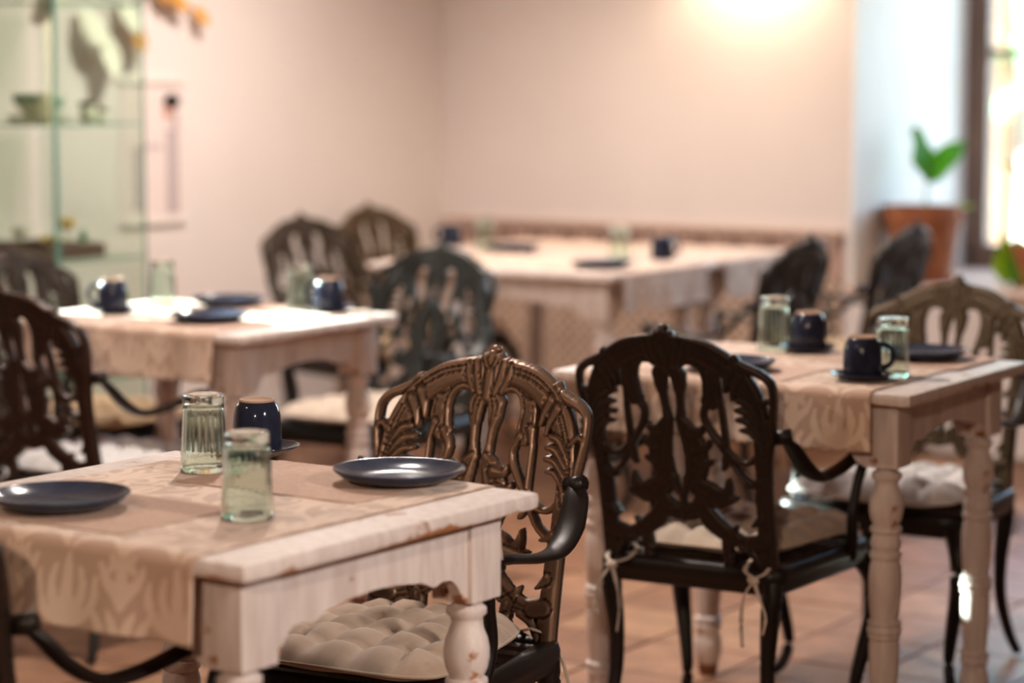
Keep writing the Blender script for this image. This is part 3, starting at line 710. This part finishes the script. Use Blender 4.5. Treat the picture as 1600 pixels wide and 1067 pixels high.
def tumbler(p, label):
    global glass_p
    if glass_p is None:
        nf = 22; seg = nf * 4
        outp = [(.0355, .0004), (.0362, .0015), (.0361, .010), (.0357, .018), (.0350, .034), (.0342, .052), (.0334, .070), (.0326, .088), (.0320, .098), (.0316, .104), (.0318, .110), (.0315, .1155), (.0300, .1190), (.024, .1198), (.0005, .1185)]
        inp = [(.0005, .104), (.026, .1035), (.0285, .101), (.0293, .096), (.0302, .080), (.0314, .055), (.0326, .028), (.0335, .010), (.0338, .0015), (.0345, .0004)]
        amp = {3: .3, 4: 1, 5: 1, 6: 1, 7: 1, 8: .8, 9: .4}
        def mod(i, k, r):
            a = amp.get(i, 0); return r - .0009 * a * (.5 + .5 * math.cos(2 * math.pi * k / 4))
        q = MB(); q.lathe(outp, seg, mod=mod); o1 = len(q.v)
        q.lathe(inp, seg)
        for k in range(seg):      # mouth rim: inner end back to outer start
            a = o1 + (len(inp) - 1) * seg + k; b_ = o1 + (len(inp) - 1) * seg + (k + 1) % seg
            q.f.append((a, b_, (k + 1) % seg, k)); q.m.append(0)
        glass_p = o = q.build('tumbler', 'glass', None, True)
    else: o = glass_p.copy(); COL.objects.link(o)
    o.location = p + Vector((0, 0, .0002)); o.rotation_euler = (0, 0, random.random()); tag(o, label, 'glass', 'upturned ribbed tumblers')
def W(x, y, z=0.0): return Vector((x, y, TOP + z))
MAT = .0016
# foreground table
placemat(onto(T1, -.165, .065), T1[1], 'kraft paper mat under the left foreground plate')
placemat(onto(T1, .195, -.045), T1[1], 'kraft paper mat under the right foreground plate')
plate(W(-.632, 3.335, MAT), 'slate blue plate cut by the left edge on the foreground table')
plate(W(-.168, 3.555, MAT), 'slate blue plate at the right corner of the foreground table')
tumbler(W(-.472, 3.664), 'upturned ribbed glass beside the mug, farther of the two in the foreground')
tumbler(W(-.362, 3.262), 'upturned ribbed glass nearest the camera on the foreground table')
saucer(W(-.405, 3.83), 'navy saucer under the foreground mug')
mug(W(-.408, 3.835), 100, 'upturned navy mug behind the two foreground glasses')
# right table
placemat(onto(T2, .20, -0.170), T2[1], 'kraft paper mat under the far plate on the right table')
placemat(onto(T2, -.17, 0.060), T2[1], 'kraft paper mat on the near side of the right table')
tumbler(onto(T2, .20, 0.140), 'upturned ribbed glass beside the far mug on the right table')
saucer(onto(T2, .22, 0.065), 'navy saucer under the far mug on the right table'); mug(onto(T2, .22, 0.065), 120, 'upturned navy mug at the back of the right table')
plate(onto(T2, .215, -0.205, MAT), 'slate blue plate on the far side of the right table')
plate(onto(T2, -.185, 0.060, MAT), 'slate blue plate half hidden by the dark chair back on the right table')
saucer(onto(T2, -.19, -0.240), 'navy saucer under the near mug on the right table'); mug(onto(T2, -.19, -0.240), 5, 'upturned navy mug with its handle to the right, near corner of the right table')
tumbler(onto(T2, -.10, -0.265), 'upturned ribbed glass behind the near mug on the right table')
# sunlit table
placemat(onto(T3, .19, 0.050), T3[1], 'kraft paper mat on the far side of the sunlit table')
placemat(onto(T3, -.17, -0.140), T3[1], 'kraft paper mat on the near side of the sunlit table')
saucer(onto(T3, -.09, 0.205), 'navy saucer at the left end of the sunlit table'); mug(onto(T3, -.09, 0.205), 190, 'upturned navy mug at the left end of the sunlit table')
tumbler(onto(T3, .13, 0.225), 'sunlit upturned glass next to the left mug on the sunlit table')
plate(onto(T3, .225, 0.080, MAT), 'slate blue plate on the far side of the sunlit table')
plate(onto(T3, -.14, -0.150, MAT), 'slate blue plate on the near side of the sunlit table')
tumbler(onto(T3, .235, -0.150), 'upturned glass beside the right mug on the sunlit table')
saucer(onto(T3, .235, -0.245), 'navy saucer under the right mug on the sunlit table'); mug(onto(T3, .235, -0.245), 160, 'upturned navy mug at the right end of the sunlit table')
# back tables
tumbler(W(.357, 8.012), 'upturned glass in the middle of the back tables')
mug(W(.502, 8.05, -.005), 20, 'upturned navy mug on the back table beside the middle glass')
plate(W(.285, 7.70), 'slate blue plate at the near corner of the back table')
mug(W(-.22, 8.72, -.005), 200, 'upturned navy mug at the left end of the back tables')
tumbler(W(-.097, 8.50), 'upturned glass at the left of the back tables')
plate(W(-.0, 8.46), 'slate blue plate at the left of the back tables beside the glass')

# ------------------------------------------------------------------ glass display cabinet by the left wall
va0, va1, vb0, vb1, vh = 5.447, 5.857, 5.20, 5.66, 1.95
vr = empty('glass_cabinet', RM((va0 + va1) / 2, (vb0 + vb1) / 2)); vr.rotation_euler = (0, 0, -YAW)
tag(vr, 'tall glass display cabinet with shelves against the left wall', 'cabinet')
hx, hy = (vb1 - vb0) / 2, (va1 - va0) / 2          # local x = -B, local y = A
def vbox(name, lo, hi, m_, bev=0.0, par=None): q = MB(); q.box(lo, hi, bev); return q.build(name, m_, par or vr)
vbox('base', (-hx, -hy, 0), (hx, hy, .10), 'white', .004); vbox('top_panel', (-hx, -hy, vh - .04), (hx, hy, vh), 'white', .004)
for nm, lo, hi in (('side_pane', (-hx + .006, -hy, .10), (hx - .006, -hy + .005, vh - .04)), ('side_pane', (-hx + .006, hy - .005, .10), (hx - .006, hy, vh - .04)),
                   ('door_pane', (hx - .005, -hy + .008, .10), (hx, hy - .008, vh - .04))): vbox(nm, lo, hi, 'vitrine_glass')
vbox('edge_strip', (hx - .010, -hy, .10), (hx + .002, -hy + .012, vh - .04), 'glass_edge'); vbox('edge_strip', (hx - .006, hy - .006, .10), (hx, hy, vh - .04), 'glass_edge')
for z in (.42, .80, 1.225, 1.60):
    o = vbox('shelf', (-hx + .012, -hy + .012, z - .006), (hx - .012, hy - .012, z), 'vitrine_glass')
    vbox('shelf_edge', (hx - .014, -hy + .012, z - .006), (hx - .0115, hy - .012, z), 'glass_edge', 0, o); vbox('shelf_edge', (-hx + .012, -hy + .009, z - .006), (hx - .014, -hy + .012, z), 'glass_edge', 0, o)
def vloc(x, y, z): return RM((va0 + va1) / 2 + y, (vb0 + vb1) / 2 - x, z + .0005)
# things on the shelves
def lathe_thing(name, parts, loc, label, cat, group=None):
    r = empty(name, loc)
    for nm, prof, m_ in parts: q = MB(); q.lathe(prof, 32); q.build(nm, m_, r, True)
    tag(r, label, cat, group); return r
bowl = [(.0005, .004), (.03, .004), (.055, .02), (.07, .045), (.076, .07), (.079, .07), (.073, .042), (.058, .015), (.034, 0), (.0005, 0)][::-1]
lathe_thing('bowl', [('dish', [(r_, z) for r_, z in bowl], 'china'), ('painted_band', [(.0735, .044), (.0795, .066), (.0800, .066), (.0745, .043)], 'china_green')], vloc(.05, -.088, 1.225 + .022), 'cream bowl with a green rim on the cabinet shelf', 'bowl')
pl = [(.0005, .003), (.07, .003), (.10, .012), (.102, .012), (.075, 0), (.0005, 0)][::-1]
for k in range(3): lathe_thing('china_plate', [('dish', pl, 'china')], vloc(.05, -.088, 1.225 + .006 * k), ['lowest cream plate of the stack on the cabinet shelf', 'middle cream plate of the stack on the cabinet shelf', 'topmost cream plate of the stack, directly under the cabinet bowl'][k], 'plate', 'china plates stacked in the cabinet')
cup = [(.0005, .004), (.030, .004), (.033, .02), (.034, .095), (.037, .095), (.0355, .018), (.032, 0), (.0005, 0)][::-1]
r = lathe_thing('china_mug', [('body', cup, 'china')], vloc(.165, -.155, 1.225), 'cream mug with a green leaf print in the glass cabinet', 'mug')
q = MB(); q.lathe([(.0005, .0), (.014, .001), (.018, .004), (.0005, .006)], 12); k = q.build('leaf_print', 'china_green', r, True); k.location = (.026, -.024, .065); k.rotation_euler = (0, R(90), R(-43)); k.scale = (1, 1.3, .4)
for j, (x, y, h_) in enumerate(((.16, .02, .07), (.13, .10, .05))):
    lathe_thing('trinket_box', [('box', [(.0005, 0), (.026, 0), (.028, .01), (.026, h_ - .014), (.0005, h_ - .014)], 'china'), ('lid', [(.0005, h_ - .0145), (.029, h_ - .0145), (.029, h_ - .006), (.008, h_), (.0005, h_ + .006)], 'tray_wood')], vloc(x, y, 1.225),
                ['taller lidded trinket box behind the cabinet edge', 'smaller lidded trinket box on the cabinet shelf'][j], 'trinket box')
# wooden tray with dried flowers on the lower shelf
tr = empty('wooden_tray', vloc(-.02, -.02, .80)); tr.rotation_euler = (0, 0, -YAW)
q = MB(); q.box((-.17, -.16, 0), (.17, .12, .012), .003); q.build('bottom', 'tray_wood', tr)
for lo, hi in (((-.17, -.16, .012), (-.158, .12, .045)), ((.158, -.16, .012), (.17, .12, .045)), ((-.158, -.16, .012), (.158, -.148, .045)), ((-.158, .108, .012), (.158, .12, .045))):
    q = MB(); q.box(lo, hi, .002); q.build('tray_side', 'tray_wood', tr)
tag(tr, 'dark wooden tray on the lower cabinet shelf', 'tray')
def petal_mesh(L, w_, cup=.25):
    v = []; f = []; n_ = 7
    for i in range(n_):
        t = i / (n_ - 1); ww = w_ * math.sin(math.pi * (t * .92 + .04)) ** .8; z = cup * L * t * t
        v += [(-ww, L * t, z + .15 * ww), (0, L * t, z - .1 * ww), (ww, L * t, z + .15 * ww)]
    for i in range(n_ - 1):
        for k in range(2): f.append((3 * i + k, 3 * i + k + 1, 3 * i + 4 + k, 3 * i + 3 + k))
    return v, f
def flower(name, loc, n_, L, w_, pm, label, cat, stem=None, tilt=60, sub=0, face=None):
    r = empty(name, loc); v, f = petal_mesh(L, w_); d = None
    for k in range(n_):
        if d is None: o = mk('petal', v, f, pm, r, True); d = o.data; o.modifiers.new('thickness', 'SOLIDIFY').thickness = .001
        else: o = bpy.data.objects.new('petal', d); COL.objects.link(o); o.parent = r; o.modifiers.new('thickness', 'SOLIDIFY').thickness = .001
        o.rotation_euler = (R(tilt + random.uniform(-12, 12)), 0, 2 * math.pi * k / n_ + random.uniform(-.15, .15)); o.location = (0, 0, stem or 0)
    if stem: tube_part('stem', [(0, 0, 0), (.006, .003, stem * .5), (0, 0, stem + .004)], .003, r, 'stem', seg=6)
    tag(r, label, cat); return r
flower('dried_flower', vloc(.06, .02, .813), 9, .045, .014, 'petal_yellow', 'yellow dried flower upright on the wooden tray, right of the cabinet edge', 'flower', stem=.07, tilt=45)
flower('dried_flower', vloc(.10, -.10, .813), 8, .05, .015, 'petal_yellow', 'yellow dried flower lying low on the tray at the cabinet edge', 'flower', stem=.03, tilt=25)
flower('dried_flower', vloc(-.04, -.09, .813), 8, .045, .014, 'petal_white', 'pale dried flower on the tray near the left edge', 'flower', stem=.05, tilt=35)
flower('leaf_sprig', vloc(.09, .06, .813), 5, .07, .012, 'tree_leaf', 'small green sprig standing at the right end of the tray', 'sprig', tilt=70)

# paper hanging and dried-flower spray on the left wall
def wl(px, py):      # photograph direction -> point on the left wall face (used once to survey the wall)
    T = R(6.171); x = (px - 800) / 3778; y = (533.5 - py) / 3778
    d = Vector((x, math.cos(T) + y * math.sin(T), -math.sin(T) + y * math.cos(T))); t = BE_L / d.dot(BX)
    return d * t + Vector((0, 0, 1.36))
WB = Matrix((AX.to_4d(), Vector((0, 0, 1, 0)), (-BX).to_4d(), (0, 0, 0, 1))).transposed(); WB[3][3] = 1
for k in range(3): WB[3][k] = 0
def on_wall(al, z, out=.0): return Matrix.Translation(RM(al, BE_L - out, z)) @ WB @ Matrix.Diagonal((-1, 1, 1, 1)) if False else Matrix.Translation(RM(al, BE_L - out, z)) @ WB
hang = empty('paper_hanging'); hang.matrix_world = on_wall(6.44, 1.09, .002)
tag(hang, 'pale paper hanging with a black-haired figure on the left wall', 'wall hanging')
def flatpart(nm, lo, hi, m_, par=hang): q = MB(); q.box(lo, hi, .0008); return q.build(nm, m_, par)
flatpart('sheet', (-.16, -.22, 0), (.16, .26, .003), 'paper')
flatpart('rod', (-.17, -.235, -.001), (.17, -.22, .012), 'white'); flatpart('rod', (-.17, .26, -.001), (.17, .275, .012), 'white')
flatpart('robe_fold', (.075, -.20, .003), (.135, .10, .005), 'grey_wash'); flatpart('robe_fold', (-.10, -.18, .003), (-.06, .04, .005), 'grey_wash'); flatpart('sash', (-.06, .03, .003), (.05, .045, .005), 'grey_wash')
def blob(nm, cx, cy, rx, ry, m_, z=.003): q = MB(); q.lathe([(1, 0), (.95, .004), (.6, .008), (.001, .009)], 20); o = q.build(nm, m_, hang, True); o.location = (cx, cy, z); o.scale = (rx, ry, 1); return o
blob('face', .085, .165, .024, .032, 'skin_wash'); blob('hair', .100, .195, .042, .028, 'ink', .008); blob('hair_tail', .125, .130, .012, .034, 'grey_wash')
spray = empty('flower_spray'); spray.matrix_world = on_wall(6.29, 1.62, .01)
tag(spray, 'spray of dried orange and white petals hung on the left wall', 'dried flowers')
q = MB(); q.tube([(-.20, .05, .02), (0, 0, .03), (.2, .06, .02), (.36, -.02, .015)], .004, 6); q.build('twig', 'tray_wood', spray, True)
v, f = petal_mesh(.10, .035)
for k, (x, y, a, c_, sc) in enumerate(((-.22, -.02, 200, 'petal_white', 1.5), (-.10, -.10, 170, 'petal_white', 1.6), (-.02, .02, 190, 'petal_white', 1.3), (.06, -.06, 160, 'petal_orange', 1.2), (.14, .06, 250, 'petal_orange', 1.1), (.22, .04, 230, 'petal_orange', .9), (.36, .0, 210, 'petal_orange', .8), (-.30, .05, 120, 'petal_white', 1.2), (.05, .10, 330, 'petal_orange', 1.0))):
    o = mk('petal', v, f, c_, spray, True); o.location = (x, y, .02); o.rotation_euler = (R(8), 0, R(a)); o.scale = (sc,) * 3; o.modifiers.new('thickness', 'SOLIDIFY').thickness = .0015

# ------------------------------------------------------------------ plants on the alcove sill
def pot(loc, rt, h, label, name='terracotta_pot', sauc=True):
    r = empty(name, loc); q = MB(); rb = rt * .70
    q.lathe([(.0005, .004), (rb, .004), (rb + .004, .0), (rt * .93, h * .74), (rt * .93, h * .75), (rt, h * .76), (rt * 1.015, h * .98), (rt * 1.0, h), (rt * .93, h), (rt * .90, h * .88), (.0005, h * .88)], 48); q.build('pot', 'terracotta', r, True)
    auto_smooth(r.children[0], 40)
    q = MB(); q.lathe([(.0005, h * .885), (rt * .9, h * .89), (.0005, h * .905)], 32); q.build('soil', 'soil', r, True)
    if sauc: q = MB(); q.lathe([(.0005, -.012), (rb * 1.12, -.012), (rb * 1.25, .016), (rb * 1.18, .016), (rb * 1.08, -.004), (.0005, -.004)], 40); q.build('pot_saucer', 'terracotta', r, True)
    tag(r, label, 'flower pot'); return r
def leaf_mesh(L, w_, notch=.0, fold=.12, droop=.25):
    v = []; f = []; n_ = 14; m_ = 8
    for i in range(n_ + 1):
        t = i / n_; ww = w_ * (math.sin(math.pi * min(1, t ** .75 * .97 + .03)) ** .7)
        for k in range(m_ + 1):
            s = -1 + 2 * k / m_; x = ww * s; y = L * t + (notch * L * abs(s) ** 1.5 * (t ** 3)); z = fold * abs(x) - droop * L * t * t + .012 * math.sin(9 * t + 5 * s) * abs(s)
            v.append((x, y, z))
    for i in range(n_):
        for k in range(m_): f.append((i * (m_ + 1) + k, i * (m_ + 1) + k + 1, (i + 1) * (m_ + 1) + k + 1, (i + 1) * (m_ + 1) + k))
    return v, f
def leaf(par, loc, rot, L, w_, m_, notch=0.0, droop=.25):
    v, f = leaf_mesh(L, w_, notch, droop=droop); o = mk('leaf', v, f, m_, par, True); o.location = loc; o.rotation_euler = tuple(R(k) for k in rot)
    o.modifiers.new('thickness', 'SOLIDIFY').thickness = .0012; return o
pp = Vector((1.555, 9.16, .612))
pot(pp, .150, .275, 'large terracotta pot on the window sill')
pl1 = empty('potted_plant', pp + Vector((0, 0, .25))); tag(pl1, 'broad-leaved green plant growing in the large terracotta pot', 'plant')
tube_part('stem', [(.01, 0, 0), (.012, .0, .07), (.015, -.005, .14)], [.006, .005, .004], pl1, 'stem', seg=8)
leaf(pl1, (.03, -.01, .11), (72, 0, 38), .23, .070, 'leaf', .0, .10)
leaf(pl1, (.025, -.01, .12), (68, 20, -38), .21, .055, 'leaf', .0, .45)
leaf(pl1, (.105, .02, .00), (35, 0, -80), .09, .03, 'leaf_lime', 0, .4)
p2 = RM(8.50, 3.235, .612)
pot(p2, .085, .15, 'small terracotta pot at the right edge of the window sill')
pl2 = empty('potted_plant', p2 + Vector((0, 0, .125))); tag(pl2, 'lime green plant with a broad leaf hanging at the right edge', 'plant')
tube_part('stem', [(0, 0, 0), (.01, .0, .12), (.0, -.005, .26)], [.005, .005, .003], pl2, 'stem', seg=8)
leaf(pl2, (-.098, -.03, -.125), (84, 0, 12), .185, .05, 'leaf_lime', 0, .06)
leaf(pl2, (-.060, -.05, -.125), (82, 0, -14), .18, .045, 'leaf', 0, .08)
leaf(pl2, (0, 0, .20), (65, 0, 75), .16, .045, 'leaf', 0, .3); leaf(pl2, (0, 0, .24), (65, 0, -60), .14, .05, 'leaf', 0, .3); leaf(pl2, (.0, .0, .26), (80, 0, 10), .12, .045, 'leaf', 0, .1)

# ------------------------------------------------------------------ garden outside the window
mb = MB(); mb.rbox(9.6, 45, -25, 30, -.3, -.1); o = mb.build('ground', 'grass'); tag(o, kind='structure')
def tree(al, be, h, rad, label):
    r = empty('garden_tree', RM(al, be, -.1)); tag(r, label, 'tree', 'trees outside the window')
    tube_part('trunk', [(0, 0, 0), (.05, .02, h * .4), (0, .05, h * .75)], [.12, .10, .06], r, 'bark', seg=8)
    q = MB()
    for k in range(420):
        d = Vector((random.gauss(0, 1), random.gauss(0, 1), random.gauss(0, .9))).normalized() * rad * random.uniform(.55, 1)
        c = d + Vector((0, 0, h * .8)); s = random.uniform(.10, .2); a = Vector((random.gauss(0, 1), random.gauss(0, 1), random.gauss(0, 1))).normalized(); b_ = a.orthogonal().normalized()
        q.add([c - a * s, c + b_ * s * .5, c + a * s, c - b_ * s * .5], [(0, 1, 2, 3)])
    o = q.build('foliage', 'tree_leaf', r); tag(o, kind='stuff')
tree(16, 6.35, 3.2, 1.5, 'pale green garden tree beyond the window, its left one'); tree(20, 7.2, 3.8, 1.8, 'pale green garden tree beyond the window at the right edge')

# ------------------------------------------------------------------ unseen ceiling spotlights, mostly added as fill light
def spot(loc, target, power, angle, label, color=(1.0, .72, .46), blend=.9, rad=.04):
    r = empty('ceiling_spotlight', loc); tag(r, label, 'lamp', 'ceiling spotlights')
    d = (Vector(target) - Vector(loc)).normalized(); qt = d.to_track_quat('-Z', 'Y')
    q = MB(); q.lathe([(.0005, .0), (.045, .0), (.045, -.018), (.0005, -.018)], 24); q.build('ceiling_rose', 'white', r, True).location = (0, 0, 0)
    q = MB(); q.lathe([(.0005, .10), (.030, .10), (.040, .08), (.046, .0), (.043, .0), (.036, .075), (.0005, .085)], 24); o = q.build('shade', 'white', r, True); o.location = (0, 0, -.14); o.rotation_euler = qt.to_euler()
    tube_part('bracket', [(0, 0, -.015), (0, 0, -.08)], .007, r, 'steel', sub=1)
    l_ = bpy.data.lights.new('bulb', 'SPOT'); l_.energy = power; l_.color = color; l_.spot_size = R(angle); l_.spot_blend = blend; l_.shadow_soft_size = rad
    lo = bpy.data.objects.new('bulb', l_); COL.objects.link(lo); lo.parent = r; lo.location = Vector((0, 0, -.14)) + d * .02; lo.rotation_euler = qt.to_euler()
WARM = (1.0, .90, .83)
spot(RM(6.3, 4.5, H_C), RM(6.4, 4.3, 0), 275, 160, 'added fill spotlight on the unseen ceiling above the back tables', WARM, rad=.05)  # out-of-view spot added to brighten the back walls
spot(RM(4.2, 3.2, H_C), RM(4.2, 3.2, 0), 190, 165, 'added fill spotlight on the unseen ceiling above the middle of the room', WARM, rad=.05)  # out-of-view spot added to lift the floor and the right table area
spot(RM(1.0, 3.6, H_C), RM(2.2, 2.6, .7), 60, 125, 'ceiling spotlight left of the foreground table', (1.0, .76, .56), rad=.05)
spot(RM(2.2, -2.2, H_C), RM(2.45, 2.2, .65), 560, 42, 'added fill spotlight on the unseen ceiling by the right wall', WARM, blend=.6, rad=.12)  # out-of-view spot added far off to light only the foreground table's side
# wall lamp washing the back wall just above the picture
wlr = empty('wall_lamp', RM(AL_B, 4.24, 1.98)); wlr.rotation_euler = (0, 0, -YAW); tag(wlr, 'wall lamp above the tiled wall shining down on the plaster', 'lamp')
q = MB(); q.box((-.05, -.02, -.05), (.05, 0, .05), .006); q.build('wall_plate', 'white', wlr)
tube_part('bracket', [(0, -.02, 0), (0, -.07, .02), (0, -.11, .03)], .008, wlr, 'steel')
q = MB(); q.lathe([(.070, -.06), (.066, -.02), (.045, .04), (.02, .055), (.018, .050), (.042, .036), (.062, -.02), (.067, -.06)], 32); k = q.build('shade', 'white', wlr, True); k.location = (0, -.12, .0)
pl_ = bpy.data.lights.new('bulb', 'POINT'); pl_.energy = 32; pl_.color = (1.0, .80, .56); pl_.shadow_soft_size = .025
po = bpy.data.objects.new('bulb', pl_); COL.objects.link(po); po.parent = wlr; po.location = (0, -.12, -.02)

# unseen ceiling spotlight behind the camera, lighting the near faces
spot(RM(-1.9, -.3, H_C), RM(2.4, 2.7, .6), 370, 70, 'unseen ceiling spotlight by the front wall aimed at the foreground', (1.0, .74, .55), blend=.8, rad=.10)
